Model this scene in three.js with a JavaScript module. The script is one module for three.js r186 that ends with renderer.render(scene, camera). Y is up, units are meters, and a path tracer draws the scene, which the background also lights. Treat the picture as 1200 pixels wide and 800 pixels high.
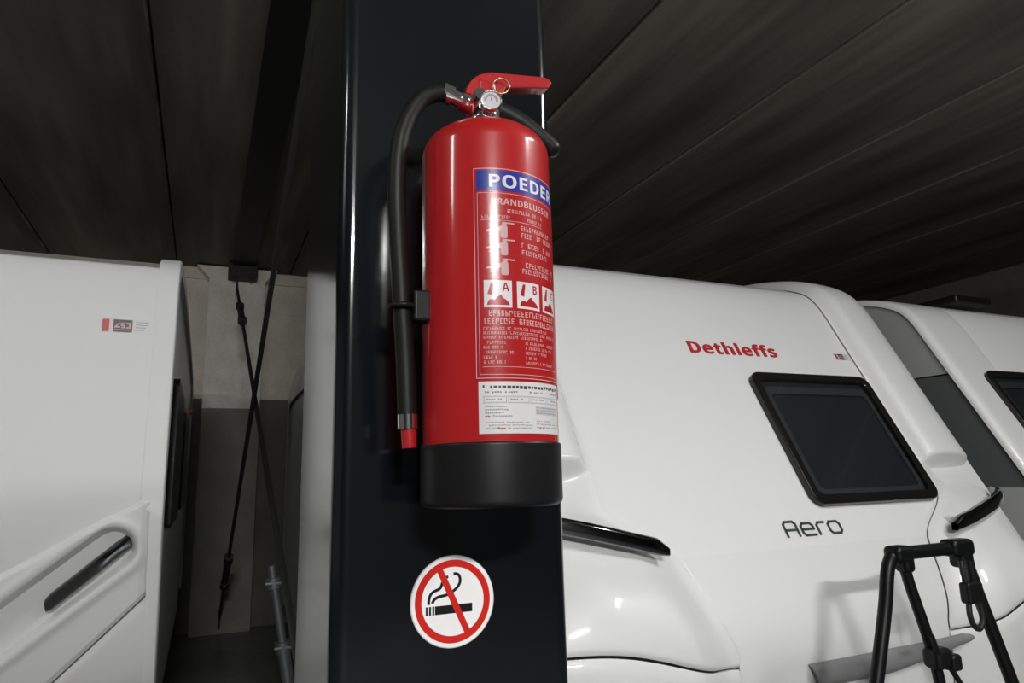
import * as THREE from 'three';
import { RoundedBoxGeometry } from 'three/addons/geometries/RoundedBoxGeometry.js';
import { mergeGeometries } from 'three/addons/utils/BufferGeometryUtils.js';
import { RectAreaLightUniformsLib } from 'three/addons/lights/RectAreaLightUniformsLib.js';
import { FontLoader } from 'three/addons/loaders/FontLoader.js';
import { TextGeometry } from 'three/addons/geometries/TextGeometry.js';

// ---------------------------------------------------------------- camera, light, exposure
const scene = new THREE.Scene();
scene.background = new THREE.Color(0x000000);
const camera = new THREE.PerspectiveCamera(53.13, 1.5, 0.05, 60);
camera.position.set(0, 1.55, 0);
camera.rotation.order = 'YXZ';
const D2R = Math.PI / 180;
camera.rotation.set(10.8 * D2R, -24.3 * D2R, -1.45 * D2R);
scene.add(camera);
const renderer = new THREE.WebGLRenderer({ antialias: true });
renderer.toneMapping = THREE.LinearToneMapping;
renderer.toneMappingExposure = 2.1;
renderer.shadowMap.enabled = true;
RectAreaLightUniformsLib.init();
// strip lamps under the ceiling of the aisle behind the camera: [x, z, length, turn, power, upward share, where]
const BATTENS = [[-2.8, -0.3, 1.5, 0, 0.24, 0, 'at the left end of the aisle'], [-0.5, 3.8, 1.0, 0, 3.3, 0.02, 'over the middle of the aisle'], [2.6, 0.35, 1.0, 1, 0.75, 1.7, 'at the right end of the aisle']];
const BATTEN_INTENSITY = 75, BATTEN_GLOW = 16, BATTEN_Y = 3.42;

// ---------------------------------------------------------------- helpers
let seed = 7;
const rnd = () => { seed = (seed * 16807) % 2147483647; return seed / 2147483647; };
const counts = {};
function numbered(n) { const k = counts[n] || 0; counts[n] = k + 1; return k ? n + '_' + String(k).padStart(3, '0') : n; }
function mesh(name, geo, mat, parent) {
  const m = new THREE.Mesh(geo, mat); m.name = numbered(name); m.castShadow = m.receiveShadow = true;
  (parent || scene).add(m); return m;
}
function thing(name, label, category, pos = [0, 0, 0], group) {
  const o = new THREE.Group(); o.name = numbered(name); o.position.set(...pos);
  o.userData = { label, category }; if (group) o.userData.group = group;
  scene.add(o); return o;
}
function struct(name, geo, mat, parent) {
  const m = geo ? mesh(name, geo, mat, parent) : new THREE.Group();
  if (!geo) { m.name = name; scene.add(m); }
  if (!parent) { m.name = name; m.userData.kind = 'structure'; }
  return m;
}
const box = (x0, x1, y0, y1, z0, z1) => new THREE.BoxGeometry(x1 - x0, y1 - y0, z1 - z0).translate((x0 + x1) / 2, (y0 + y1) / 2, (z0 + z1) / 2);
const rbox = (w, h, d, r, x = 0, y = 0, z = 0, s = 3) => new RoundedBoxGeometry(w, h, d, s, r).translate(x, y, z);
const V = (x, y, z) => new THREE.Vector3(x, y, z);
const sst = (a, b, x) => { const t = Math.min(1, Math.max(0, (x - a) / (b - a))); return t * t * (3 - 2 * t); };
const lerp = (a, b, t) => a + (b - a) * t;
const merge = (l) => mergeGeometries(l.map((g) => g.index ? g.toNonIndexed() : g), false);
function grid(nu, nv, fn) {               // surface patch from fn(u, v) -> [x, y, z]
  const p = [], uv = [], ix = [];
  for (let j = 0; j <= nv; j++) for (let i = 0; i <= nu; i++) { const a = fn(i / nu, j / nv); p.push(...a); uv.push(i / nu, j / nv); }
  for (let j = 0; j < nv; j++) for (let i = 0; i < nu; i++) { const a = j * (nu + 1) + i, b = a + 1, c = a + nu + 1, d = c + 1; ix.push(a, b, c, b, d, c); }
  const g = new THREE.BufferGeometry();
  g.setAttribute('position', new THREE.Float32BufferAttribute(p, 3)); g.setAttribute('uv', new THREE.Float32BufferAttribute(uv, 2));
  g.setIndex(ix); g.computeVertexNormals(); return g;
}
const tube = (pts, r, seg = 40, rs = 12, closed = false) => new THREE.TubeGeometry(new THREE.CatmullRomCurve3(pts, closed, 'centripetal'), seg, r, rs, closed);
function rod(a, b, r, rs = 12, r2 = r) {
  const d = b.clone().sub(a), g = new THREE.CylinderGeometry(r2, r, d.length(), rs);
  g.applyQuaternion(new THREE.Quaternion().setFromUnitVectors(V(0, 1, 0), d.clone().normalize()));
  const c = a.clone().add(b).multiplyScalar(0.5); return g.translate(c.x, c.y, c.z);
}
const cap = (p, r) => new THREE.SphereGeometry(r, 14, 10).translate(p.x, p.y, p.z);
function rrect(w, h, r, cx = 0, cy = 0, T = THREE.Shape) {
  const s = new T(), x = cx - w / 2, y = cy - h / 2;
  s.moveTo(x + r, y); s.lineTo(x + w - r, y); s.absarc(x + w - r, y + r, r, -Math.PI / 2, 0); s.lineTo(x + w, y + h - r);
  s.absarc(x + w - r, y + h - r, r, 0, Math.PI / 2); s.lineTo(x + r, y + h); s.absarc(x + r, y + h - r, r, Math.PI / 2, Math.PI);
  s.lineTo(x, y + r); s.absarc(x + r, y + r, r, Math.PI, 1.5 * Math.PI); return s;
}
const poly = (pts) => new THREE.Shape(pts.map(([a, b]) => new THREE.Vector2(a, b)));
const ext = (shape, depth, bev = 0, seg = 3, cs = 12) => new THREE.ExtrudeGeometry(shape, { depth, bevelEnabled: bev > 0, bevelSize: bev, bevelThickness: bev, bevelSegments: seg, curveSegments: cs });
function std(o) { return new THREE.MeshStandardMaterial(o); }
function phys(o) { return new THREE.MeshPhysicalMaterial(o); }
const lin = (r, g = r, b = r) => new THREE.Color().setRGB(r, g, b);
function canvasTex(w, h, draw, srgb = true) {
  const c = document.createElement('canvas'); c.width = w; c.height = h; draw(c.getContext('2d'), w, h);
  const t = new THREE.CanvasTexture(c); if (srgb) t.colorSpace = THREE.SRGBColorSpace; t.wrapS = t.wrapT = THREE.RepeatWrapping; t.anisotropy = 8; return t;
}
// tileable value noise
function noiseField(n, cells, cellsY = cells) {
  const g = []; for (let i = 0; i < cells * cellsY; i++) g.push(rnd());
  return (x, y) => {
    const fx = x / n * cells, fy = y / n * cellsY, x0 = Math.floor(fx), y0 = Math.floor(fy), tx = sst(0, 1, fx - x0), ty = sst(0, 1, fy - y0);
    const q = (a, b) => g[((b % cellsY) + cellsY) % cellsY * cells + ((a % cells) + cells) % cells];
    return lerp(lerp(q(x0, y0), q(x0 + 1, y0), tx), lerp(q(x0, y0 + 1), q(x0 + 1, y0 + 1), tx), ty);
  };
}
function noiseTex(n, base, amp, layers, tint = [1, 1, 1]) {
  const f = layers.map(([cx, cy, a]) => [noiseField(n, cx, cy), a]);
  const d = new Uint8Array(n * n * 4);
  for (let y = 0; y < n; y++) for (let x = 0; x < n; x++) {
    let v = 0; for (const [q, a] of f) v += (q(x, y) - 0.5) * a;
    const k = base + amp * v; for (let c = 0; c < 3; c++) d[(y * n + x) * 4 + c] = Math.max(0, Math.min(255, k * tint[c])); d[(y * n + x) * 4 + 3] = 255;
  }
  const t = new THREE.DataTexture(d, n, n); t.colorSpace = THREE.SRGBColorSpace; t.wrapS = t.wrapT = THREE.RepeatWrapping; t.magFilter = THREE.LinearFilter; t.minFilter = THREE.LinearMipmapLinearFilter; t.generateMipmaps = true; t.needsUpdate = true; return t;
}
const boxUV = (g, s = 1) => {             // uv in metres from the face direction
  if (g.index) g = g.toNonIndexed();
  const p = g.attributes.position, n = g.attributes.normal, uv = new Float32Array(p.count * 2);
  for (let i = 0; i < p.count; i++) {
    const ax = Math.abs(n.getX(i)), ay = Math.abs(n.getY(i)), az = Math.abs(n.getZ(i)), x = p.getX(i), y = p.getY(i), z = p.getZ(i);
    const [u, v] = ay >= ax && ay >= az ? [x, z] : ax >= az ? [z, y] : [x, y];
    uv[2 * i] = u * s; uv[2 * i + 1] = v * s;
  }
  g.setAttribute('uv', new THREE.BufferAttribute(uv, 2)); return g;
};

// ---------------------------------------------------------------- materials
const M = {
  white: phys({ color: lin(0.8, 0.8, 0.8), roughness: 0.45, clearcoat: 0.5, clearcoatRoughness: 0.06 }),
  whiteSide: phys({ color: lin(0.74, 0.75, 0.74), roughness: 0.4, clearcoat: 0.3, clearcoatRoughness: 0.15 }),
  whitePanel: phys({ color: lin(0.8, 0.8, 0.8), roughness: 0.5, specularIntensity: 0.8 }),
  seal: std({ color: lin(0.5, 0.48, 0.44), roughness: 0.7 }),
  gap: std({ color: lin(0.1), roughness: 0.8 }),
  decalMid: phys({ color: lin(0.42, 0.43, 0.42), roughness: 0.35, clearcoat: 0.4 }),
  decalDark: phys({ color: lin(0.11, 0.113, 0.118), roughness: 0.35, clearcoat: 0.4 }),
  decalLight: phys({ color: lin(0.45, 0.46, 0.45), roughness: 0.35, clearcoat: 0.4 }),
  chrome: std({ color: lin(0.75, 0.76, 0.78), metalness: 1, roughness: 0.12 }),
  darkChrome: std({ color: lin(0.2, 0.205, 0.22), metalness: 1, roughness: 0.1 }),
  blackRubber: std({ color: lin(0.012), roughness: 0.55 }),
  blackPlastic: phys({ color: lin(0.006, 0.0063, 0.0066), roughness: 0.42, specularIntensity: 0.7 }),
  hose: phys({ color: lin(0.006, 0.006, 0.0055), roughness: 0.5, specularIntensity: 0.6 }),
  blackGloss: phys({ color: lin(0.01, 0.0095, 0.009), roughness: 0.18 }),
  sideGlass: phys({ color: lin(0.006), roughness: 0.35, specularIntensity: 0.4 }),
  glass: phys({ color: lin(0.68, 0.7, 0.73), roughness: 0.03, transmission: 1, thickness: 0, ior: 1.5 }),
  inner: std({ color: lin(0.07, 0.07, 0.07), roughness: 0.8 }),
  innerRail: std({ color: lin(0.17, 0.16, 0.15), roughness: 0.5 }),
  greyTrim: std({ color: lin(0.23, 0.23, 0.235), roughness: 0.45 }),
  red: phys({ color: lin(0.42, 0.012, 0.014), roughness: 0.4, specularIntensity: 0.3, clearcoat: 0.8, clearcoatRoughness: 0.12 }),
  redPart: phys({ color: lin(0.42, 0.01, 0.014), roughness: 0.35, clearcoat: 0.6, clearcoatRoughness: 0.1 }),
  letterRed: std({ color: lin(0.5, 0.012, 0.02), roughness: 0.5 }),
  letterDark: std({ color: lin(0.045, 0.055, 0.06), roughness: 0.4 }),
  brass: std({ color: lin(0.62, 0.48, 0.32), metalness: 1, roughness: 0.22 }),
  steelPaint: phys({ color: lin(0.0045, 0.006, 0.008), roughness: 0.13, ior: 1.5, clearcoat: 0.4, clearcoatRoughness: 0.1 }),
  beamPaint: std({ color: lin(0.006, 0.006, 0.006), roughness: 0.6 }),
  rodSteel: std({ color: lin(0.022, 0.022, 0.02), roughness: 0.6 }),
  galv: std({ color: lin(0.26, 0.27, 0.285), roughness: 0.45, metalness: 0.7 }),
  framePaint: phys({ color: lin(0.004, 0.005, 0.005), roughness: 0.4, specularIntensity: 0.6 }),
  marker: std({ color: lin(0.4, 0.03, 0.01), roughness: 0.3 }),
  tyre: std({ color: lin(0.015), roughness: 0.9 }),
  lampBody: std({ color: lin(0.7), roughness: 0.5 }),
};
const concreteTex = noiseTex(512, 150, 75, [[3, 2, 0.6], [7, 3, 0.6], [16, 5, 0.4], [40, 9, 0.16], [200, 200, 0.14]], [1, 0.99, 0.94]);
const wallTex = noiseTex(256, 205, 40, [[3, 3, 0.5], [9, 7, 0.4], [60, 60, 0.25], [128, 128, 0.2]], [1, 0.985, 0.95]);
const floorTex = noiseTex(512, 150, 55, [[4, 4, 0.5], [11, 11, 0.5], [50, 50, 0.35], [200, 200, 0.3]], [1, 1, 0.98]);
const slabMats = [0.4, 0.365, 0.44].map((k, i) => { const t = concreteTex.clone(); t.repeat.set(1 / 1.2, 1 / 3.4); t.offset.set(0.31 * i, 0.17 * i); t.needsUpdate = true; return std({ map: t, color: lin(k * 1.25, k * 1.22, k * 1.12), roughness: 0.85, bumpMap: t, bumpScale: 0.002 }); });
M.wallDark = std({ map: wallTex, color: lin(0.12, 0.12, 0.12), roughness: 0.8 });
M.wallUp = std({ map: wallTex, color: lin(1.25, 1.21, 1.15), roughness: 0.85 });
M.wallLow = std({ map: wallTex, color: lin(0.24, 0.237, 0.225), roughness: 0.85 });  // lower back wall: caravan shadow deepened in the colour; right wall reuses this tone
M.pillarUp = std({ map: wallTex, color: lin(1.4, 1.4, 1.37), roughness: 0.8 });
M.pillarShade = std({ map: wallTex, color: lin(0.4, 0.4, 0.39), roughness: 0.8 });  // same concrete, darkened to carry the shade of the gap
{ const t = floorTex.clone(); t.repeat.set(0.4, 0.4); t.needsUpdate = true; M.floor = std({ map: t, color: lin(0.5), roughness: 0.35 }); }

// ---------------------------------------------------------------- the hall
const HC = 3.9, X0 = -9.6, X1 = 9.05, ZB = -8.2, ZF = 7;
struct('floor', boxUV(box(X0, X1, -0.2, 0, ZB, ZF)), M.floor);
const ceiling = struct('ceiling', boxUV(box(X0 - 0.3, X1 + 0.3, HC + 0.22, HC + 0.4, ZB - 0.3, ZF + 0.3)), slabMats[0]);
{ // hollow-core slabs with chamfered lower edges, joints recessed between them
  const x0 = 0.83 - 1.2 * 9, w = 1.188, c = 0.014;
  const sh = poly([[c, 0], [w - c, 0], [w, c], [w, 0.21], [0, 0.21], [0, c]]);
  for (let k = 0; k < 17; k++) {
    const a = x0 + 1.2 * k; if (a > X1 - 0.05) break;
    const g = boxUV(ext(sh, ZF - ZB + 0.2).translate(a, HC, ZB - 0.1));
    mesh('ceiling_slab', g, slabMats[(k * 2 + (k % 5)) % 3], ceiling);
  }
}
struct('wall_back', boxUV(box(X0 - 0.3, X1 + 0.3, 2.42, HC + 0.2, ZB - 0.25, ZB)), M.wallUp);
struct('wall_back_painted_shade', boxUV(box(X0 - 0.3, X1 + 0.3, -0.1, 2.42, ZB - 0.25, ZB + 0.012)), M.wallLow);  // no real plinth: shade between the caravans is painted into this wall part
struct('trim_1', boxUV(box(X0, X1, HC - 0.13, HC, ZB, ZB + 0.03)), M.wallUp);
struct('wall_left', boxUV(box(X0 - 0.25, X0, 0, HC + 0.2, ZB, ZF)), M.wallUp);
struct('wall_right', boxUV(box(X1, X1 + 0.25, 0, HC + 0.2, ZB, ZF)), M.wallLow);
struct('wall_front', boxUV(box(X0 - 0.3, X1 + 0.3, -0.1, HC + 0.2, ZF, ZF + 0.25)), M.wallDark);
{ // concrete pillar on the back wall
  const p = thing('wall_pillar', 'pale concrete pillar on the back wall behind the crossed rods', 'pillar', [0.25, 0, -8.09]);
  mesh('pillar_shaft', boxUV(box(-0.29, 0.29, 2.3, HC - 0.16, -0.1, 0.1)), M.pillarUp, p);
  mesh('pillar_shaded_foot', boxUV(box(-0.29, 0.29, 0, 2.3, -0.1, 0.102)), M.pillarShade, p);  // lower shaft, its darker colour stands in for shade in the gap
  const c = ext(poly([[-0.29, 0], [0.29, 0], [0.42, 0.14], [-0.42, 0.14]]), 0.2).translate(0, HC - 0.16, -0.1);
  mesh('pillar_head', boxUV(c), M.pillarUp, p);
}
{ // steel beam under the slabs from the near column to the pillar
  const b = thing('ceiling_beam', 'black steel beam along the ceiling running to the wall pillar', 'beam', [0.295, HC, -4.4]);
  mesh('flange', box(-0.11, 0.11, -0.05, 0, -3.6, 5.2), M.beamPaint, b);
  mesh('web', box(-0.03, 0.03, -0.001, 0.2, -3.6, 5.2), M.beamPaint, b);
  const s = mesh('end_shoe', rbox(0.3, 0.16, 0.2, 0.01, 0, -0.1, -3.48), M.beamPaint, b);
  for (const x of [-0.09, 0.09]) mesh('bolt', new THREE.CylinderGeometry(0.018, 0.018, 0.03, 6).translate(x, -0.19, -3.44), M.rodSteel, s);
}
function bracingRod(a, b, label) {
  const o = thing('bracing_rod', label, 'rod', [b.x, b.y, b.z], 'crossed wind bracing rods');
  const d = a.clone().sub(b), z0 = V(0, 0, 0);
  mesh('rod', rod(z0, d, 0.014), M.rodSteel, o);
  const t = (k) => d.clone().multiplyScalar(k);
  mesh('turnbuckle', merge([rod(t(0.13), t(0.19), 0.03), rod(t(0.115), t(0.13), 0.042, 6), rod(t(0.19), t(0.205), 0.042, 6)]), M.rodSteel, o);
  mesh('end_plate', rbox(0.02, 0.16, 0.12, 0.006, 0, 0, 0), M.rodSteel, o);
}
bracingRod(V(0.34, 0.32, -1.2), V(0.238, 3.6, -7.78), 'dark steel bracing rod falling from the beam end towards the dark column');
bracingRod(V(0.29, 3.78, -1.2), V(0.236, 0.16, -7.9), 'dark steel bracing rod rising from the wall foot with a turnbuckle near its lower end');

// ---------------------------------------------------------------- lamps
for (const [x, z, len, turn, k, up, where] of BATTENS) {
  const o = thing('ceiling_lamp', 'long white strip lamp hanging under the ceiling ' + where, 'lamp', [x, BATTEN_Y, z], 'strip lamps of the aisle'); o.rotation.y = turn * Math.PI / 2;
  mesh('lamp_housing', rbox(len, 0.05, 0.16, 0.012, 0, 0.04, 0), M.lampBody, o);
  mesh('diffuser', rbox(len - 0.04, 0.07, 0.11, 0.012, 0, -0.02, 0), std({ color: lin(0.9), emissive: lin(1, 1, 0.97), emissiveIntensity: BATTEN_GLOW * k }), o);
  for (const s of [-1, 1]) mesh('hanger', rod(V(s * len * 0.35, 0.06, 0), V(s * len * 0.35, HC - BATTEN_Y, 0), 0.004, 6), M.galv, o);
  for (const [tilt, w, q] of [[-90, 0.1, 1], [0, 0.06, 1], [180, 0.06, 1], [90, 0.1, up]].filter((f) => f[2] > 0)) {   // below, both sides, plus an upward face added to lighten the ceiling
    const l = new THREE.RectAreaLight(new THREE.Color(1, 1, 0.995), BATTEN_INTENSITY * k * q, len - 0.05, w), a = tilt * D2R, n = V(0, Math.sin(a), Math.cos(a));
    const d = Math.abs(n.y) > 0.5 ? (n.y > 0 ? 0.075 : 0.042) : 0.062;
    l.position.set(0, -0.015 + n.y * d, n.z * d); l.rotation.set(tilt === -90 ? -Math.PI / 2 : tilt === 90 ? Math.PI / 2 : 0, tilt === 0 ? Math.PI : 0, 0);
    l.castShadow = true; o.add(l);
  }
}

// ---------------------------------------------------------------- the column
{
  const W = 0.313, o = thing('steel_column', 'anthracite painted square steel column carrying the red extinguisher', 'column', [0.3005, 0, -1.005]);
  const s = rrect(W, 0.32, 0.02);
  mesh('shaft', ext(s, HC - 0.07, 0, 1, 10).rotateX(-Math.PI / 2).translate(0, 0.012, 0), M.steelPaint, o);
  const bp = mesh('base_plate', rbox(0.44, 0.02, 0.44, 0.004, 0, 0.01, 0), M.steelPaint, o);
  for (const x of [-1, 1]) for (const z of [-1, 1]) mesh('anchor_bolt', new THREE.CylinderGeometry(0.016, 0.016, 0.03, 6).translate(x * 0.19, 0.034, z * 0.19), M.galv, bp);
}

// ---------------------------------------------------------------- no smoking sign
{
  const tex = canvasTex(512, 512, (c, w) => {
    c.fillStyle = '#f8f6f6'; c.fillRect(0, 0, w, w); c.translate(256, 256);
    c.lineCap = 'butt'; c.strokeStyle = '#14161a'; c.fillStyle = '#14161a';
    c.fillRect(-112, 20, 232, 48); c.fillRect(-168, 20, 12, 48); c.fillRect(-148, 20, 12, 48); c.fillRect(-128, 20, 12, 48);
    c.lineWidth = 17;
    c.beginPath(); c.moveTo(-150, 8); c.bezierCurveTo(-152, -70, -110, -62, -84, -76); c.bezierCurveTo(-60, -92, -80, -120, -30, -142); c.stroke();
    c.lineWidth = 17; c.beginPath(); c.moveTo(-128, 2); c.bezierCurveTo(-112, -44, -66, -26, -22, -44); c.bezierCurveTo(10, -60, 62, -88, 40, -140); c.bezierCurveTo(34, -152, 18, -156, 4, -152); c.stroke();
    c.strokeStyle = '#d0251d'; c.lineWidth = 38; c.beginPath(); c.moveTo(-88, -196); c.lineTo(96, 196); c.stroke();
    c.lineWidth = 40; c.beginPath(); c.arc(0, 0, 214, 0, 7); c.stroke();
  });
  const o = thing('no_smoking_sign', 'round no-smoking sticker with red ring on the dark column', 'sign', [0.292, 1.395, -0.8445]);
  const face = new THREE.CircleGeometry(0.0535, 64).translate(0, 0, 0.0012);
  mesh('sign_face', face, phys({ map: tex, roughness: 0.3, clearcoat: 0.4 }), o);
  mesh('sign_backing', new THREE.CylinderGeometry(0.0545, 0.0545, 0.0012, 64).rotateX(Math.PI / 2).translate(0, 0, 0.0004), std({ color: lin(0.55, 0.52, 0.52), roughness: 0.4 }), o);
}

// ---------------------------------------------------------------- the extinguisher
{
  const R = 0.0795, o = thing('fire_extinguisher', 'red powder fire extinguisher with black foot mounted on the dark column', 'fire extinguisher', [0.306, 1.513, -0.745]);
  const lathe = (pts, seg = 72) => new THREE.LatheGeometry(pts.map(([r, y]) => new THREE.Vector2(r, y)), seg);
  const prof = [[0.001, 0.008], [R - 0.006, 0.008], [R - 0.001, 0.012], [R, 0.016], [R, 0.421]];
  for (let i = 1; i <= 18; i++) { const a = i / 18 * Math.PI / 2; prof.push([0.02 + (R - 0.02) * Math.cos(a) ** 0.9, 0.421 + 0.04 * Math.sin(a)]); }
  prof.push([0.001, 0.461]);
  mesh('cylinder', lathe(prof), M.red, o);
  mesh('foot_ring', lathe([[R - 0.012, 0.0], [R - 0.003, 0.0], [R + 0.001, 0.003], [R + 0.0022, 0.007], [R + 0.0022, 0.066], [R + 0.0014, 0.0685], [R, 0.069]]), M.blackPlastic, o);
  // printed label and service sticker wrapped round the body; al = angle from +z towards +x
  const wrap = (a0, a1, y0, y1, r) => grid(48, 1, (u, v) => { const a = lerp(a0, a1, u) * D2R; return [r * Math.sin(a), lerp(y0, y1, v), r * Math.cos(a)]; });
  const labelTex = canvasTex(1024, 1700, (c, w, h) => {
    c.fillStyle = '#a81b1d'; c.fillRect(0, 0, w, h);
    const pale = '#cba4a6', white = '#dcd4d8';
    c.fillStyle = '#22338f'; c.fillRect(30, 22, w - 60, 172);
    c.fillStyle = white; c.font = 'bold 150px sans-serif'; c.textBaseline = 'middle'; c.textAlign = 'center';
    c.save(); c.translate(w / 2 + 10, 112); const mw = c.measureText('POEDER').width; c.scale(800 / mw, 1); c.fillText('POEDER', 0, 0); c.restore();
    c.strokeStyle = pale; c.lineWidth = 7; c.strokeRect(8, 8, w - 16, h - 16); c.lineWidth = 5; c.strokeRect(36, 214, w - 72, h - 250);
    c.fillStyle = pale; c.font = 'bold 74px sans-serif'; c.save(); c.translate(w / 2 - 20, 284); c.scale(690 / c.measureText('BRANDBLUSSER').width, 1); c.fillText('BRANDBLUSSER', 0, 0); c.restore();
    let s = 11; const rr = () => { s = (s * 16807) % 2147483647; return s / 2147483647; };
    const line = (x, y, len, ht) => { let p = x; while (p < x + len) { const wd = ht * (0.35 + 0.4 * rr()); if (rr() > 0.14) { const k = ht * 0.17, t = rr(); c.fillRect(p, y, k, ht); if (t < 0.75) c.fillRect(p, y, wd, k); if (t > 0.25) c.fillRect(p, y + ht - k, wd, k); if (rr() > 0.4) c.fillRect(p, y + ht * 0.42, wd * 0.85, k); if (rr() > 0.5) c.fillRect(p + wd - k, y + (rr() > 0.5 ? 0 : ht * 0.45), k, ht * 0.55); } p += wd + ht * 0.26; } };
    line(300, 345, 380, 30); line(70, 400, 240, 26); line(500, 400, 180, 26); c.fillRect(60, 440, 620, 4);
    [470, 528, 610, 668, 770, 822].forEach((y, i) => line(430, y, [380, 470, 420, 330, 460, 400][i], 40));
    for (const y of [470, 610, 770]) { // extinguisher pictograms
      c.save(); c.translate(240, y); c.beginPath(); c.roundRect(-8, 10, 64, 108, 16); c.fill(); c.beginPath(); c.moveTo(-8, 22); c.lineTo(-130, 52); c.lineTo(-134, 70); c.lineTo(-60, 60); c.lineTo(-110, 88); c.lineTo(-94, 100); c.lineTo(-8, 54); c.fill(); c.fillRect(8, -16, 40, 26); c.fillRect(40, -14, 80, 12); c.restore();
    }
    ['A', 'B', 'C'].forEach((t, i) => { // fire classes
      const x = 80 + i * 290; c.fillStyle = white; c.fillRect(x, 930, 244, 216); c.fillStyle = '#a81b1d'; c.font = 'bold 96px sans-serif'; c.fillText(t, x + 188, 985);
      c.beginPath(); c.moveTo(x + 24, 1128); c.quadraticCurveTo(x + 40, 1060, x + 90, 1090); c.quadraticCurveTo(x + 150, 1020, x + 160, 1070); c.quadraticCurveTo(x + 214, 1090, x + 222, 1128); c.fill();
      c.beginPath(); c.moveTo(x + 30, 1040); c.lineTo(x + 60, 950); c.lineTo(x + 84, 950); c.lineTo(x + 70, 1050); c.fill();
      c.fillStyle = pale;
    });
    c.fillStyle = pale; line(80, 1170, 800, 44); line(80, 1232, 780, 44);
    line(70, 1300, 640, 22); line(70, 1334, 760, 22); line(70, 1368, 560, 22);
    for (let i = 0; i < 5; i++) { line(70, 1408 + i * 38, [190, 160, 250, 110, 200][i], 22); line(440, 1408 + i * 38, [400, 330, 260, 120, 350][i], 22); }
    c.fillRect(60, 1604, 820, 4);
  });
  const lm = phys({ map: labelTex, roughness: 0.4, specularIntensity: 0.3, clearcoat: 0.6, clearcoatRoughness: 0.18 });
  mesh('printed_label', wrap(-33, 62, 0.135, 0.3775, R + 0.0006), lm, o);
  const stripTex = canvasTex(128, 1024, (c, w, h) => { c.fillStyle = '#a81b1d'; c.fillRect(0, 0, w, h); c.strokeStyle = '#d0a0a0'; c.lineWidth = 8; for (const [a, b] of [[150, 290], [330, 480], [520, 690], [760, 930]]) { for (let i = 0; i < 4; i++) { c.beginPath(); c.moveTo(16 + i * 24, a + i * 8); c.lineTo(16 + i * 24, b - i * 12); c.stroke(); } } });
  mesh('printed_label', wrap(63.5, 76, 0.12, 0.35, R + 0.0006), phys({ map: stripTex, roughness: 0.35, clearcoat: 0.8 }), o);
  const svcTex = canvasTex(1024, 720, (c, w, h) => {
    c.fillStyle = '#d4d2d2'; c.fillRect(0, 0, w, h); let s = 5; const rr = () => { s = (s * 16807) % 2147483647; return s / 2147483647; };
    const line = (x, y, len, ht, col) => { c.fillStyle = col; let p = x; while (p < x + len) { const wd = ht * (0.4 + 0.5 * rr()); if (rr() > 0.12) c.fillRect(p, y + (rr() > 0.7 ? -ht * 0.2 : 0), wd, ht * (0.7 + 0.3 * rr())); p += wd + ht * 0.22; } };
    line(40, 60, 930, 46, '#33343a'); line(60, 140, 330, 26, '#77787e'); line(520, 140, 190, 26, '#77787e'); line(820, 140, 170, 26, '#77787e');
    c.strokeStyle = '#8d8d92'; c.lineWidth = 5; c.beginPath(); c.moveTo(30, 205); c.lineTo(994, 205); c.moveTo(30, 300); c.lineTo(994, 300); c.stroke();
    for (let i = 0; i < 4; i++) { c.strokeRect(50 + i * 240, 216, 220, 74); line(70 + i * 240, 240, 150, 24, '#8a8a90'); }
    for (let i = 0; i < 4; i++) line(60, 340 + i * 44, [200, 240, 180, 260][i], 22, '#88888e'); line(60, 476, 46, 26, '#a04040');
    c.fillStyle = '#bdbbbd'; c.fillRect(590, 340, 404, 120); for (let i = 0; i < 3; i++) line(600, 352 + i * 38, 380, 18, '#909096');
    for (let i = 0; i < 3; i++) line(60, 560 + i * 40, 480, 20, '#94949a'); for (let i = 0; i < 3; i++) line(600, 540 + i * 44, [200, 390, 380][i], 20, '#94949a');
    line(180, 640, 60, 28, '#b04040'); line(640, 640, 60, 28, '#b04040');
  });
  mesh('service_sticker', wrap(-31, 50, 0.077, 0.1325, R + 0.0007), std({ map: svcTex, roughness: 0.45 }), o);
  // valve
  mesh('neck_collar', lathe([[0.001, 0.466], [0.026, 0.466], [0.026, 0.474], [0.022, 0.478], [0.022, 0.492], [0.019, 0.496], [0.001, 0.496]], 40), M.chrome, o);
  const vb = mesh('valve_body', merge([rbox(0.036, 0.034, 0.03, 0.006, -0.004, 0.505, 0), rbox(0.026, 0.026, 0.022, 0.005, 0, 0.53, 0), rod(V(-0.012, 0.505, 0), V(-0.034, 0.51, 0.002), 0.011, 20)]), M.redPart, o);
  mesh('outlet_fitting', merge([rod(V(-0.024, 0.5085, 0.002), V(-0.034, 0.511, 0.002), 0.0125, 6), rod(V(-0.034, 0.511, 0.002), V(-0.045, 0.514, 0.002), 0.0095, 20), rod(V(-0.045, 0.514, 0.002), V(-0.058, 0.518, 0.002), 0.0125, 24)]), M.chrome, vb);
  mesh('valve_cap', merge([rod(V(-0.014, 0.494, 0.012), V(-0.014, 0.494, 0.03), 0.0075, 6), rod(V(-0.016, 0.51, 0.012), V(-0.016, 0.51, 0.028), 0.008, 20)]), M.chrome, vb);
  // pressure gauge
  const ga = mesh('pressure_gauge', new THREE.LatheGeometry([[0.001, 0], [0.0115, 0], [0.0138, 0.003], [0.0142, 0.008], [0.0132, 0.011], [0.0118, 0.0112], [0.0112, 0.009]].map(([r, y]) => new THREE.Vector2(r, y)), 40).rotateX(Math.PI / 2).rotateY(-0.25).translate(-0.003, 0.499, 0.026), M.chrome, o);
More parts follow.
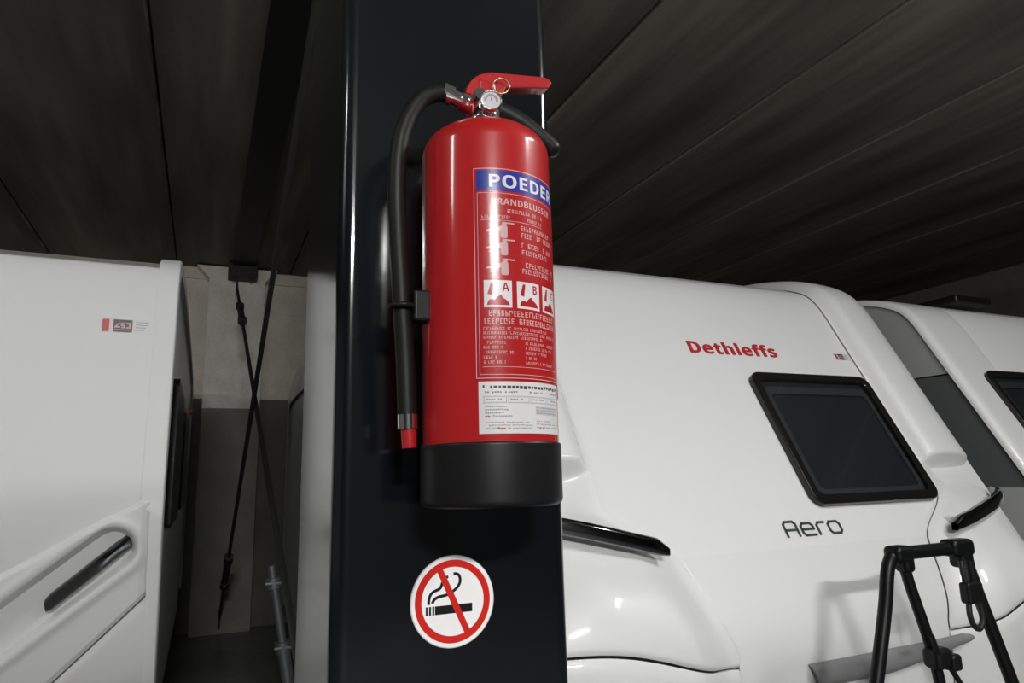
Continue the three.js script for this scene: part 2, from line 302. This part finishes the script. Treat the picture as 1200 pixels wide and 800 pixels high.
  const dial = canvasTex(128, 128, (c, w) => { c.fillStyle = '#c9c6cc'; c.fillRect(0, 0, w, w); c.lineWidth = 16; c.strokeStyle = '#8f9a94'; c.beginPath(); c.arc(64, 64, 40, -2.2, -0.9); c.stroke(); c.strokeStyle = '#a58a8c'; c.beginPath(); c.arc(64, 64, 40, -3.3, -2.2); c.stroke(); c.beginPath(); c.arc(64, 64, 40, -0.9, 0.2); c.stroke(); c.strokeStyle = '#222'; c.lineWidth = 5; c.beginPath(); c.moveTo(64, 64); c.lineTo(70, 26); c.stroke(); });
  mesh('gauge_dial', new THREE.CircleGeometry(0.0116, 32).translate(0, 0, 0.0094).rotateY(-0.25).translate(-0.003, 0.499, 0.026), phys({ map: dial, roughness: 0.15, clearcoat: 1 }), ga);
  // squeeze lever: bent channel, thick at its hinge
  const lv = new THREE.Shape(); lv.moveTo(-0.026, 0.514); lv.bezierCurveTo(-0.024, 0.53, -0.012, 0.543, 0.008, 0.548); lv.lineTo(0.08, 0.558); lv.quadraticCurveTo(0.089, 0.559, 0.0925, 0.554); lv.lineTo(0.088, 0.547); lv.quadraticCurveTo(0.083, 0.545, 0.073, 0.544); lv.lineTo(0.026, 0.534); lv.lineTo(0.016, 0.514); lv.closePath();
  mesh('squeeze_lever', ext(lv, 0.015, 0.002, 3).translate(0, 0, -0.0075), M.redPart, o);
  // carrying handle
  const ch = [V(0.008, 0.506, 0.004), V(0.026, 0.502, 0.006), V(0.052, 0.49, 0.008), V(0.078, 0.473, 0.009), V(0.089, 0.465, 0.009)];
  mesh('carry_handle', merge([tube(ch, 0.0128, 30, 18), cap(ch[4], 0.0128)]), M.blackPlastic, o);
  const ring = new THREE.TorusGeometry(0.0105, 0.0011, 10, 40).rotateY(-0.35).translate(0.017, 0.534, 0.016);
  mesh('safety_pin', merge([ring, rod(V(0.012, 0.529, -0.014), V(0.012, 0.529, 0.016), 0.0016, 8)]), M.brass, o);
  // hose down the left side
  const hp = [V(-0.05, 0.503, 0.002), V(-0.064, 0.501, 0.003), V(-0.084, 0.489, 0.004), V(-0.1, 0.463, 0.004), V(-0.1105, 0.43, 0.004), V(-0.1145, 0.38, 0.003), V(-0.112, 0.31, 0), V(-0.107, 0.24, -0.002), V(-0.102, 0.17, -0.004), V(-0.099, 0.1, -0.004)];
  const hs = mesh('discharge_hose', tube(hp, 0.0108, 90, 20), M.hose, o);
  mesh('hose_ferrule', rod(V(-0.0985, 0.087, -0.004), V(-0.099, 0.103, -0.004), 0.0114, 24), M.chrome, hs);
  mesh('spray_nozzle', merge([rod(V(-0.0965, 0.066, -0.004), V(-0.098, 0.098, -0.004), 0.0082, 20, 0.0092)]), M.redPart, hs);
  mesh('hose_clip', merge([rbox(0.02, 0.036, 0.022, 0.003, -0.0865, 0.226, 0.004), tube([V(-0.095, 0.226, 0.01), V(-0.108, 0.226, 0.013), V(-0.12, 0.226, 0.004), V(-0.118, 0.226, -0.01)], 0.003, 16, 8)]), M.blackPlastic, o);
  for (const m of o.children) if (/^squeeze_lever/.test(m.name)) m.geometry.translate(0, -0.006, 0); else if (/^(valve_body|carry_handle|safety_pin|pressure_gauge)/.test(m.name)) m.geometry.translate(0, -0.012, 0);
  o.traverse((m) => { if (/^(outlet_fitting|valve_cap|gauge_dial)/.test(m.name)) m.geometry.translate(0, -0.012, 0); });
  // wall bracket behind
  mesh('wall_bracket', merge([rbox(0.03, 0.34, 0.006, 0.002, 0, 0.27, -0.0965), rbox(0.05, 0.05, 0.022, 0.004, 0, 0.4, -0.087)]), M.redPart, o);
}

// ---------------------------------------------------------------- caravans
const font = await new FontLoader().loadAsync('fonts/droid/droid_sans_bold.typeface.json');
function curve2(pts, n) {                  // smooth profile through [z, h] points, n even samples with outward normals
  const c = new THREE.CatmullRomCurve3(pts.map(([z, h]) => V(0, h, z)), false, 'centripetal');
  const p = c.getSpacedPoints(n);
  const out = p.map((q, i) => { const a = p[Math.max(0, i - 1)], b = p[Math.min(n, i + 1)], t = b.clone().sub(a).normalize(); return { z: q.z, h: q.y, nz: t.y, nh: -t.z }; });
  return out;                              // normal points forward on the front, up on the roof
}
function zAt(P, h) { for (let i = 1; i < P.length; i++) if (P[i].h >= h) { const a = P[i - 1], b = P[i]; return lerp(a.z, b.z, (h - a.h) / (b.h - a.h || 1)); } return P[P.length - 1].z; }
function iAt(P, h) { for (let i = 0; i < P.length; i++) if (P[i].h >= h) return i; return P.length - 1; }
function wheels(o, zc) {
  for (const s of [-1, 1]) {
    const w = mesh('wheel', new THREE.LatheGeometry([[0.19, -0.09], [0.3, -0.095], [0.325, -0.07], [0.332, 0], [0.325, 0.07], [0.3, 0.095], [0.19, 0.09]].map(([r, y]) => new THREE.Vector2(r, y)), 40).rotateZ(Math.PI / 2).translate(s * 0.98, 0.332, zc), M.tyre, o);
    mesh('hub', new THREE.CylinderGeometry(0.2, 0.2, 0.15, 32).rotateZ(Math.PI / 2).translate(s * 0.98, 0.332, zc), M.galv, w);
  }
}
function bodyShell(o, P, inset, half, mat) {
  const sh = poly(P.map((q) => [q.z - q.nz * inset, q.h - q.nh * inset]).concat([[P[P.length - 1].z + 0.03, 0.36]]));
  const g = new THREE.ExtrudeGeometry(sh, { depth: 2 * half, bevelEnabled: false }).rotateY(-Math.PI / 2);   // shape x -> z, extrusion -> -x
  g.translate(half, 0, 0);
  return mesh('body_shell', g, mat, o);
}
const sideShape = (pts) => poly(pts);
function sidePlate(pts, x, t, mat, o, name) {   // flat piece on a side wall, [z, h] outline
  const g = new THREE.ExtrudeGeometry(sideShape(pts), { depth: t, bevelEnabled: false }).rotateY(-Math.PI / 2);
  g.translate(x + (x > 0 ? t : 0), 0, 0); return mesh(name, g, mat, o);
}
function textMesh(name, str, width, height, mat, parent, f = font) {
  const g = new TextGeometry(str, { font: f, size: 0.07, depth: 0.003, curveSegments: 6 });
  g.computeBoundingBox(); const b = g.boundingBox; g.translate(-b.min.x, -b.min.y, 0); g.scale(width / (b.max.x - b.min.x), height / (b.max.y - b.min.y), 1);
  return mesh(name, g, mat, parent);
}
function stickerTex() {
  return canvasTex(480, 128, (c, w, h) => {
    c.fillStyle = '#d6d4d6'; c.fillRect(0, 0, w, h); c.fillStyle = '#c02018'; c.fillRect(6, 6, 62, h - 12); c.fillStyle = '#e0cfcf'; c.fillRect(76, 6, 24, h - 12);
    c.fillStyle = '#23272b'; c.fillRect(104, 6, 172, h - 12); c.strokeStyle = '#d99aa2'; c.lineWidth = 13; c.beginPath(); c.moveTo(116, 82); c.lineTo(160, 36); c.moveTo(128, 76); c.lineTo(168, 76); c.moveTo(206, 40); c.lineTo(178, 40); c.lineTo(176, 58); c.lineTo(204, 62); c.lineTo(202, 80); c.lineTo(176, 80); c.moveTo(220, 40); c.lineTo(252, 40); c.lineTo(252, 80); c.lineTo(220, 80); c.stroke();
    c.fillStyle = '#8d9297'; for (let i = 0; i < 4; i++) c.fillRect(306, 20 + i * 25, 120 - i * 14, 8); c.fillRect(110, 96, 150, 9);
  });
}
const stkMat = std({ map: stickerTex(), roughness: 0.4 });

// sloped-front caravan: local x across, z forward, the front plane passes z = 0 at h = 1.35
const SLOPE = [[-0.06, 0.34], [0.07, 0.44], [0.135, 0.64], [0.155, 0.86], [0.16, 0.98], [0.152, 1.05], [0.125, 1.12], [0.043, 1.27], [0, 1.35], [-0.135, 1.6], [-0.27, 1.85], [-0.405, 2.1], [-0.5, 2.275], [-0.535, 2.33], [-0.59, 2.388], [-0.69, 2.44], [-0.85, 2.487], [-1.1, 2.53], [-1.6, 2.562], [-3, 2.585], [-4.9, 2.57], [-5.25, 2.53], [-5.42, 2.43], [-5.48, 2.25], [-5.5, 1.2], [-5.48, 0.4]];
const CROSS = [[0, 0], [0.03, 0.004], [0.09, 0.034], [0.16, 0.05], [0.27, 0.054], [0.42, 0.052], [0.56, 0.046], [0.7, 0.03], [0.81, 0.004], [0.9, -0.04], [0.955, -0.09], [0.988, -0.16], [1, -0.3]];
const CROSS_FLAT = new THREE.CatmullRomCurve3([[0, 0], [0.03, 0.002], [0.3, 0.004], [0.7, 0.004], [0.88, 0.002], [0.94, -0.003], [0.975, -0.012], [0.993, -0.022], [1, -0.035]].map(([a, b]) => V(a, b, 0)), false, 'centripetal');
const CROSS_C = new THREE.CatmullRomCurve3(CROSS.map(([a, b]) => V(a, b, 0)), false, 'centripetal');
function slopedCaravan(label, pos, opt) {
  const o = thing('caravan', label, 'caravan', pos, opt.group), N = 1000, P = curve2(SLOPE, N), HALF = opt.decals ? 1.155 : 1.205;
  bodyShell(o, P.filter((_, i) => i % 12 === 0 || i === N), 0.03, HALF - 0.03, M.whiteSide);
  const xin = (h, i) => i > iAt(P, 2.3) ? 0.80 : h > 1.42 ? 0.80 : h > 1.27 ? lerp(0.58, 0.80, sst(1.25, 1.44, h)) : h > 1.0 ? lerp(0.475, 0.585, (h - 1.0) / 0.27) : 0.475;
  const i127 = iAt(P, 1.27), i140 = iAt(P, 1.415), i232 = iAt(P, 2.4);
  const G = 0.0012;
  const strip = (ia, ib, nx, dz) => grid(nx, ib - ia, (u, v) => {
    const i = Math.round(lerp(ia, ib, v)), q = P[i], hw = xin(q.h, i) - G, x = lerp(-hw, hw, u), e = Math.min(hw - Math.abs(x), 0.02);
    const d = (dz ? dz(x, q.h) : 0) - 0.004 * (1 - sst(0, 0.006, e)); return [x, q.h + q.nh * d, q.z + q.nz * d];
  });
  mesh('front_panel', strip(i127, i232, 60), M.whitePanel, o);
  mesh('roof', strip(i232, N - 2, 20), M.white, o);
  const rec = (x, h) => {                  // number-plate recess and grip lip in the bumper
    const top = 1.05 + 0.012 * Math.sin((x + 0.2) * 3), m = sst(-0.02, 0.0, x) * (1 - sst(0.40, 0.48, x)) * (1 - sst(top - 0.006, top + 0.006, h)) * sst(0.93, 0.985, h);
    return -0.0 * m;
  };
  mesh('bumper', strip(0, i127, 150, rec), M.white, o);
  // grey grip bar curving across the bumper below the recess
  const zb = (h) => zAt(P, h);
  const gb = grid(40, 8, (u, v) => { const x = lerp(-0.195, 0.62, u), c = 0.905 + 0.045 * Math.max(0, u - 0.35) ** 1.5 * 1.6, hh = lerp(0.038, 0.012, Math.max(0, u - 0.45) / 0.55), h = c + (v - 0.5) * 2 * hh; return [x + (0.5 - v) * 0.03 * (1 - u), h, zb(h) + 0.018 * Math.sqrt(Math.max(0, 1 - (2 * v - 1) ** 2)) + 0.004]; });
  mesh('grip_bar', gb, M.greyTrim, o);
  for (const s of [-1, 1]) {
    // rail along slope and roof, recessed above the handle; pod below
    const amp = (h, i) => i > iAt(P, 2.3) ? 1 : sst(1.535, 1.565, h);
    const seam = (x) => 0.963 + 0.1 * (1 - Math.exp(-((Math.max(0, Math.abs(x) - 0.47) / 0.33) ** 2)));
    const off = (t, h, i) => {
      const c = (opt.decals ? CROSS_FLAT : CROSS_C).getPoint(t), xi = xin(h, i), x = xi + (HALF - xi) * c.x; let d = c.y;
      if (i <= iAt(P, 2.3)) {
        const a = amp(h, i), face = 1 - sst(0.55, 1, c.x), lift = Math.max(0, c.y);
        const base = c.y - lift;                                       // the wrap round the corner stays
        const q = h - seam(x), k = sst(0.02, 0.3, c.x);
        const pod = h < 1.5 && !opt.decals ? 0.02 * (1 - sst(1.3, 1.46, h)) + 0.045 * (q > 0.1 ? Math.exp(-(((q - 0.1) / 0.12) ** 2)) : q > 0 ? 1 - 0.25 * (1 - q / 0.1) ** 2 : 0.75 * sst(0.1, 1.0, h)) : 0;
        const dip = opt.decals ? 0 : -0.055 * sst(1.35, 1.53, h) * (1 - sst(1.53, 1.563, h));
        d = base + lift * lerp(0.35, 1, a) * k + lift * (1 - k) * a + (pod * face + dip) * k;
      }
      return [x, d];
    };
    const piece = (ia, ib, nt) => grid(nt, ib - ia, (u, v) => { const i = Math.round(lerp(ia, ib, v)), q = P[i], [x, d] = off(u, q.h, i); return [s * (x + (u < 0.02 ? G * 0.5 : 0)), q.h + q.nh * d, q.z + q.nz * d]; });
    mesh('corner_rail', piece(i140, N - 2, 48), M.white, o);
    const lowPiece = (lo, hi, nt, nv) => grid(nt, nv, (u, v) => {          // rows between two heights that may depend on x
      let h = 1.2, x = xin(h, 0); for (let k = 0; k < 4; k++) { x = off(u, h, iAt(P, h))[0]; h = lerp(lo(x), hi(x), v); }
      const i = Math.max(1, iAt(P, h)), a = P[i - 1], b = P[i], f = (h - a.h) / (b.h - a.h || 1), [xx, d0] = off(u, h, i);
      const e = Math.min(Math.abs(h - lo(x)), Math.abs(hi(x) - h)), d = d0 - 0.006 * (1 - sst(0, 0.008, e)) * (h < 1.3 ? 1 : 0), nz = lerp(a.nz, b.nz, f), nh = lerp(a.nh, b.nh, f);
      return [s * (xx + (u < 0.02 ? G * 0.5 : 0)), h + nh * d, lerp(a.z, b.z, f) + nz * d];
    });
    mesh('corner_pod', lowPiece((x) => seam(x) + 0.003, () => P[i140].h, 48, 70), M.white, o);
    mesh('corner_skirt', lowPiece(() => 0.36, (x) => seam(x) - 0.003, 40, 40), M.white, o);
    if (opt.decals) continue;
    // dark bar handle bridging the recess
    const hp = new THREE.CatmullRomCurve3([V(s * 0.665, 1.31, 0.1), V(s * 0.78, 1.338, 0.102), V(s * 0.95, 1.38, 0.08), V(s * 1.07, 1.404, 0.035), V(s * 1.13, 1.412, -0.02)], false, 'centripetal');
    const n = 40, pts = hp.getSpacedPoints(n);
    const sec = [[-0.012, -0.024], [0.01, -0.024], [0.016, -0.016], [0.016, 0.014], [0.006, 0.026], [-0.012, 0.026], [-0.012, -0.024]];
    const hg = grid(sec.length - 1, n, (u, v) => {
      const i = Math.round(v * n), q = pts[i], a = pts[Math.max(0, i - 1)], b = pts[Math.min(n, i + 1)], t = b.clone().sub(a).normalize(), out = V(-t.z * s, 0, t.x * s).normalize(), up = V(0, 1, 0);
      const [dn, du] = sec[Math.round(u * (sec.length - 1))], k = i < 3 ? 0.55 + 0.15 * i : 1;
      return [q.x + out.x * dn, q.y + up.y * du * k - (1 - k) * 0.014, q.z + out.z * dn];
    });
    const hd = mesh('grab_handle', hg, M.darkChrome, o);
    mesh('handle_foot', merge([rbox(0.04, 0.026, 0.08, 0.008, s * 0.74, 1.325, 0.055), rbox(0.03, 0.022, 0.06, 0.008, s * 1.03, 1.388, 0.02)]), M.white, hd);
  }
  // window on the slope
  const tilt = Math.atan2(0.54, 1), L = Math.hypot(1, 0.54);
  const onSlope = (x, h, lift = 0) => V(x, h + Math.sin(tilt) * lift, -0.54 * (h - 1.35) + Math.cos(tilt) * lift);
  const slopeGroup = (g, x, h, lift) => { g.rotateX(-tilt); const p = onSlope(x, h, lift); return g.translate(p.x, p.y, p.z); };
  const [wx0, wx1, wh0, wh1] = opt.window, ww = wx1 - wx0, wl = (wh1 - wh0) * L, wc = (wx0 + wx1) / 2, wh = (wh0 + wh1) / 2;
  const fr = rrect(ww, wl, 0.045); fr.holes.push(rrect(ww - 0.05, wl - 0.05, 0.03, 0, 0, THREE.Path));
  const win = mesh('window', slopeGroup(ext(fr, 0.02, 0.006, 3), wc, wh, 0.0), M.blackGloss, o);
  mesh('window_recess', slopeGroup(ext(rrect(ww - 0.04, wl - 0.04, 0.03), 0.003), wc, wh, 0.001), M.inner, win);
  const ir = rrect(ww - 0.09, wl - 0.1, 0.03, 0, -0.012); ir.holes.push(rrect(ww - 0.125, wl - 0.15, 0.025, 0, -0.02, THREE.Path));
  mesh('inner_frame', slopeGroup(ext(ir, 0.008, 0.002), wc, wh, 0.005), M.innerRail, win);
  mesh('pane', slopeGroup(ext(rrect(ww - 0.048, wl - 0.048, 0.03), 0.003), wc, wh, 0.02), M.glass, win);
  if (opt.text) {
    slopeGroup(textMesh('maker_lettering', 'Dethleffs', 0.475, 0.066, M.letterRed, o).geometry, -0.147, 2.012, 0.001);
    // rounded stroke lettering "Aero"
    const U = 0.05, st = 0.0075, parts = [], bar = (pts) => { for (let i = 1; i < pts.length; i++) { const a = pts[i - 1], b = pts[i], dx = b[0] - a[0], dy = b[1] - a[1], l = Math.hypot(dx, dy); parts.push(new THREE.BoxGeometry(l + st * 0.8, st, 0.003).rotateZ(Math.atan2(dy, dx)).translate((a[0] + b[0]) / 2, (a[1] + b[1]) / 2, 0.0015)); } };
    const W = 0.052, c = 0.009, x2 = 0.072, x3 = 0.144, x4 = 0.196, m = 0.041;
    bar([[0, 0], [0, U - c], [c, U], [W - c, U], [W, U - c], [W, 0]]); bar([[0, U * 0.42], [W, U * 0.42]]);
    bar([[x2 + W, 0], [x2 + c, 0], [x2, c], [x2, m - c], [x2 + c, m], [x2 + W - c, m], [x2 + W, m - c], [x2 + W, m * 0.5], [x2, m * 0.5]]);
    bar([[x3, 0], [x3, m - c], [x3 + c, m], [x3 + 0.036, m]]);
    bar([[x4 + c, 0], [x4, c], [x4, m - c], [x4 + c, m], [x4 + W - c, m], [x4 + W, m - c], [x4 + W, c], [x4 + W - c, 0], [x4 + c, 0]]);
    mesh('model_lettering', slopeGroup(merge(parts).scale(1.06, 1.06, 1), -0.1, 1.306, 0.001), M.letterDark, o);
    mesh('sticker', slopeGroup(boxFront(0.095, 0.036, 0.0015), 0.738, 2.035, 0.0015), stkMat, o);
  }
  // sides: decals or windows, marker light, wheels
  for (const s of [-1, 1]) {
    const X = s * (HALF - 0.029);
    if (opt.decals) {
      const edge = P.filter((q, i) => q.h > 1.99 && i <= iAt(P, 2.3) + 40 && q.z > -1.05).map((q) => [q.z - q.nz * 0.032, q.h - q.nh * 0.032]);
      sidePlate(edge.concat([[-1.0, 1.99]]), X, 0.02, M.decalMid, o, 'grey_decal');
      sidePlate([[zAt(P, 1.42) - 0.037, 1.42], [zAt(P, 1.7) - 0.037, 1.7], [zAt(P, 1.99) - 0.037, 1.99], [-1.6, 1.99], [-1.6, 1.42]], X, 0.02, M.decalDark, o, 'dark_decal');
      sidePlate([[zAt(P, 0.9) - 0.05, 0.9], [zAt(P, 1.42) - 0.037, 1.42], [-1.6, 1.42], [-1.6, 0.9]], X, 0.02, M.decalLight, o, 'pale_decal');
    }
    sidePlate([[-2.1, 1.35], [-2.1, 1.95], [-3.2, 1.95], [-3.2, 1.35]], X, 0.022, M.sideGlass, o, 'side_window');
    mesh('marker_light', rbox(0.03, 0.05, 0.06, 0.008, s * 1.14, 2.12, -5.42), M.marker, o);
  }
  wheels(o, -3.0);
  for (const s of [-1, 1]) for (const z of [-0.5, -5.0]) mesh('corner_steady', merge([rod(V(s * 0.8, 0.45, z), V(s * 0.8, 0.01, z + 0.12), 0.02), rbox(0.1, 0.012, 0.1, 0.004, s * 0.8, 0.006, z + 0.12)]), M.galv, o);
  if (opt.vent) mesh('roof_vent', rbox(0.36, 0.05, 0.36, 0.015, opt.vent[0], 2.565, opt.vent[1]), M.blackPlastic, o);
  return o;
}
function boxFront(w, h, t) { return new THREE.BoxGeometry(w, h, t); }
slopedCaravan('white sloped-front caravan with red lettering beside the extinguisher column', [1.955, 0, -1.863], { window: [0.09, 0.765, 1.4, 1.918], text: true });
slopedCaravan('white caravan with grey side decals beyond the red-lettered one, at the right edge', [4.615, 0, -1.863], { window: [-0.955, 0.6, 1.4, 1.99], decals: true, vent: [-0.12, -1.0] });

// upright-front caravan at the left: only its right part is in view
const FLAT = [[-0.42, 0.36], [-0.36, 0.6], [-0.23, 0.8], [-0.07, 1.17], [0.02, 1.4], [0.05, 1.52], [0.045, 1.65], [0.0, 2.1], [-0.02, 2.34], [-0.045, 2.41], [-0.13, 2.47], [-0.35, 2.51], [-1, 2.545], [-2.5, 2.56], [-4.3, 2.52], [-4.62, 2.45], [-4.74, 2.3], [-4.76, 1.2], [-4.74, 0.45]];
{
  const o = thing('caravan', 'white upright-front caravan at the left with slanted grip recess and small sticker', 'caravan', [-1.278, 0, -3.04]), N = 300, P = curve2(FLAT, N), E = 1.15;
  bodyShell(o, P.filter((_, i) => i % 4 === 0 || i === N), 0.02, 1.13, M.whiteSide);
  const A = (ax) => ax - E;                                            // measured from the right edge
  const ledge = (ax) => 1.5 + 0.546 * Math.max(-0.9, A(ax) + 0.046);
  const slot = (ax, h) => { const x = A(ax), ex = -0.165, eh = 1.302, sx = -0.66, sh = eh - 0.8 * 0.495, dx = ex - sx, dh = eh - sh; let t = ((x - sx) * dx + (h - sh) * dh) / (dx * dx + dh * dh); t = Math.max(0, Math.min(1, t)); return Math.hypot(x - sx - t * dx, h - sh - t * dh) - 0.07; };
  const zf = (ax, h) => { const s = slot(ax, h); return zAt(P, h) + 0.026 - 0.075 * (1 - sst(-0.022, 0.016, s)) + 0.01 * Math.exp(-(((s - 0.03) / 0.02) ** 2)); };
  const cut = (ax) => Math.max(0.5, 0.857 + 1.01 * (A(ax) + 0.3));      // lower seam
  const tw = 0.08;
  mesh('front_panel', grid(60, 60, (u, v) => { const x = lerp(-E + tw, E - tw, u), h = lerp(ledge(Math.abs(x)) - 0.01, 2.415, v); return [x, h, zAt(P, h) + 0.008 - 0.0 * (1 - sst(0, 0.01, E - tw - Math.abs(x)))]; }), M.whitePanel, o);
  for (const s of [-1, 1]) {
    mesh('grip_moulding', grid(170, 170, (u, v) => { const ax = lerp(0, E - 0.045, u), a = cut(ax) + 0.004, b = ledge(ax), h = lerp(a, b, v), e = sst(0, 0.05, v) , e2 = 1 - sst(0.93, 1, v), x3 = 1 - sst(E - 0.075, E - 0.045, ax); return [s * ax, h, zf(ax, h) - 0.02 * (1 - e2) - 0.008 * (1 - e) - 0.012 * (1 - x3)]; }), M.white, o);
    mesh('lower_panel', grid(40, 30, (u, v) => { const ax = lerp(0, E - 0.045, u), h = lerp(0.37, cut(ax) - 0.004, v); return [s * ax, h, zAt(P, h) + 0.02 - 0.01 * sst(0.95, 1, v)]; }), M.white, o);
    // corner trim strip up the edge, over the roof edge
    const tr = [[-tw, 0.008], [-tw + 0.006, 0.0105], [-0.03, 0.0105], [-0.008, 0.0105], [-0.002, 0.008], [0.0, 0.002], [0.002, -0.02], [0.002, -0.06]];
    const i0 = 2, i1 = N - 2;
    mesh('corner_trim', grid(tr.length - 1, i1 - i0, (u, v) => { const q = P[Math.round(lerp(i0, i1, v))], [a, d] = tr[Math.round(u * (tr.length - 1))], n = q.h < 1.52 && q.z > -1 ? sst(1.44, 1.475, q.h) : 1; const aa = a < -0.03 ? Math.max(a, lerp(-0.045, -tw, n)) : a; return [s * (E + aa), q.h + q.nh * d, q.z + q.nz * d + (q.z > -1 ? 0.012 * (1 - sst(1.44, 1.475, q.h)) : 0)]; }), M.whitePanel, o);
    // dark grip bar across the slot
    const n = 30, a0 = V(E - 0.375, 1.105, 0), a1 = V(E - 0.105, 1.335, 0);
    mesh('grip_bar', grid(8, n, (u, v) => { const x = lerp(a0.x, a1.x, v), h0 = lerp(a0.y, a1.y, v), an = u * Math.PI * 2, k = 0.03 * (v < 0.06 ? 0.7 + 5 * v : 1), h = h0 + Math.sin(an) * k; return [s * (x - Math.sin(an) * 0.004), h, zAt(P, h0) + 0.0 + 0.012 * Math.cos(an) - 0.015 * sst(0.6, 1, v)]; }), M.darkChrome, o);
    // side: window, awning rail, marker
    const X = s * 1.131;
    sidePlate([[-0.4, 1.36], [-0.46, 1.98], [-0.52, 2.02], [-1.5, 2.02], [-1.56, 1.96], [-1.56, 1.4], [-1.5, 1.34], [-0.46, 1.34]], X, 0.03, M.sideGlass, o, 'side_window');
    sidePlate([[-2.1, 1.36], [-2.1, 2.0], [-3.2, 2.0], [-3.2, 1.36]], X, 0.03, M.sideGlass, o, 'side_window');
    mesh('marker_light', rbox(0.03, 0.05, 0.06, 0.008, s * 1.14, 2.24, -4.7), M.marker, o);
  }
  mesh('sticker', boxFront(0.185, 0.055, 0.0015).translate(1.278 - 0.298, 2.155, zAt(P, 2.155) + 0.0098), stkMat, o);
  wheels(o, -2.7);
  for (const s of [-1, 1]) for (const z of [-0.8, -4.3]) mesh('corner_steady', merge([rod(V(s * 0.8, 0.5, z), V(s * 0.8, 0.01, z + 0.12), 0.02), rbox(0.1, 0.012, 0.1, 0.004, s * 0.8, 0.006, z + 0.12)]), M.galv, o);
}

// ---------------------------------------------------------------- things on the floor
{ // galvanised prop in the dark gap between the caravans
  const b = V(0.56, 0.0, -4), t = V(0.365, 1.09, -4), d = t.clone().sub(b), at = (k) => d.clone().multiplyScalar(k);
  const o = thing('prop_stand', 'thin grey metal prop with two wing clamps in the dark gap', 'prop', [b.x, 0, b.z]);
  mesh('pole', rod(at(0.01), at(0.62), 0.033, 16), M.galv, o);
  mesh('inner_pole', rod(at(0.6), at(1), 0.022, 16), M.galv, o);
  for (const k of [0.62, 0.92]) { const p = at(k); const c = mesh('clamp', merge([rod(at(k - 0.025), at(k + 0.025), 0.042, 16), rbox(0.1, 0.022, 0.022, 0.008, p.x, p.y, p.z + 0.03)]), M.galv, o); }
  mesh('foot_plate', rbox(0.22, 0.014, 0.2, 0.005, 0, 0.007, 0), M.galv, o);
}
{ // black A-shaped carrier frame in front of the lettered caravan
  const O = V(1.86, 0, -1.35), o = thing('carrier_frame', 'black tubular A-frame carrier standing before the lettered caravan', 'frame', [O.x, 0, O.z]);
  const p = (x, y, z = -1.35) => V(x - O.x, y, z - O.z), r = 0.0178;
  mesh('cross_bar', rod(p(1.745, 1.303), p(2.0, 1.303), 0.0185), M.framePaint, o);
  mesh('left_bracket', merge([rbox(0.068, 0.044, 0.054, 0.015, 1.757 - O.x, 1.303, 0), rbox(0.04, 0.054, 0.044, 0.013, 1.775 - O.x, 1.28, 0)]), M.framePaint, o);
  mesh('right_bracket', merge([rbox(0.092, 0.048, 0.054, 0.015, 2.003 - O.x, 1.304, 0), rbox(0.056, 0.064, 0.048, 0.014, 2.015 - O.x, 1.28, 0)]), M.framePaint, o);
  mesh('leg', tube([p(1.745, 1.303), p(1.722, 1.293), p(1.705, 1.262), p(1.68, 1.175), p(1.612, 0.99), p(1.42, 0.5), p(1.215, 0.014)], r, 60, 14), M.framePaint, o);
  mesh('leg', tube([p(1.99, 1.303), p(2.02, 1.285), p(2.042, 1.24), p(2.07, 1.16), p(2.16, 0.92), p(2.32, 0.45), p(2.46, 0.014)], r, 60, 14), M.framePaint, o);
  mesh('inner_strut', tube([p(1.765, 1.295), p(1.785, 1.22), p(1.84, 1.04), p(1.885, 0.75), p(1.96, 0.014, -1.3)], 0.015, 50, 14), M.framePaint, o);
  const c = mesh('strut_clamp', merge([rbox(0.064, 0.054, 0.054, 0.015, 1.845 - O.x, 1.028, 0.01), rbox(0.039, 0.043, 0.064, 0.01, 1.877 - O.x, 1.017, 0.014)]), M.blackPlastic, o);
  mesh('clamp_lever', rod(p(1.822, 1.045, -1.32), p(1.793, 1.094, -1.31), 0.006), M.blackPlastic, c);
  mesh('brace_rod', rod(p(1.87, 1.01, -1.33), p(1.956, 0.86, -1.31), 0.0075), M.blackPlastic, c);
  for (const [x, z] of [[1.215, 0], [2.46, 0], [1.96, 0.05]]) mesh('rubber_foot', rbox(0.06, 0.03, 0.06, 0.01, x - O.x, 0.015, z), M.blackRubber, o);
}
{ // strap lock hanging from the frame
  const o = thing('hanging_strap', 'black strap loop with buckle hanging from the carrier frame', 'strap', [1.985, 1.272, -1.318]);
  mesh('strap', tube([V(-0.022, 0.0, 0), V(-0.025, -0.03, 0.004), V(-0.021, -0.06, 0.004)], 0.0075, 16, 8), M.blackRubber, o);
  mesh('buckle', merge([rbox(0.066, 0.058, 0.032, 0.009, 0.0, -0.085, 0.004), rod(V(0.019, -0.06, 0), V(0.013, 0.0, 0), 0.013)]), M.blackPlastic, o);
  mesh('strap_loop', tube([V(-0.018, -0.105, 0.004), V(-0.024, -0.142, 0.006), V(-0.013, -0.172, 0.006), V(0.008, -0.182, 0.006), V(0.025, -0.165, 0.006), V(0.026, -0.138, 0.006), V(0.021, -0.105, 0.004)], 0.0075, 50, 10), M.blackRubber, o);
}
renderer.render(scene, camera);
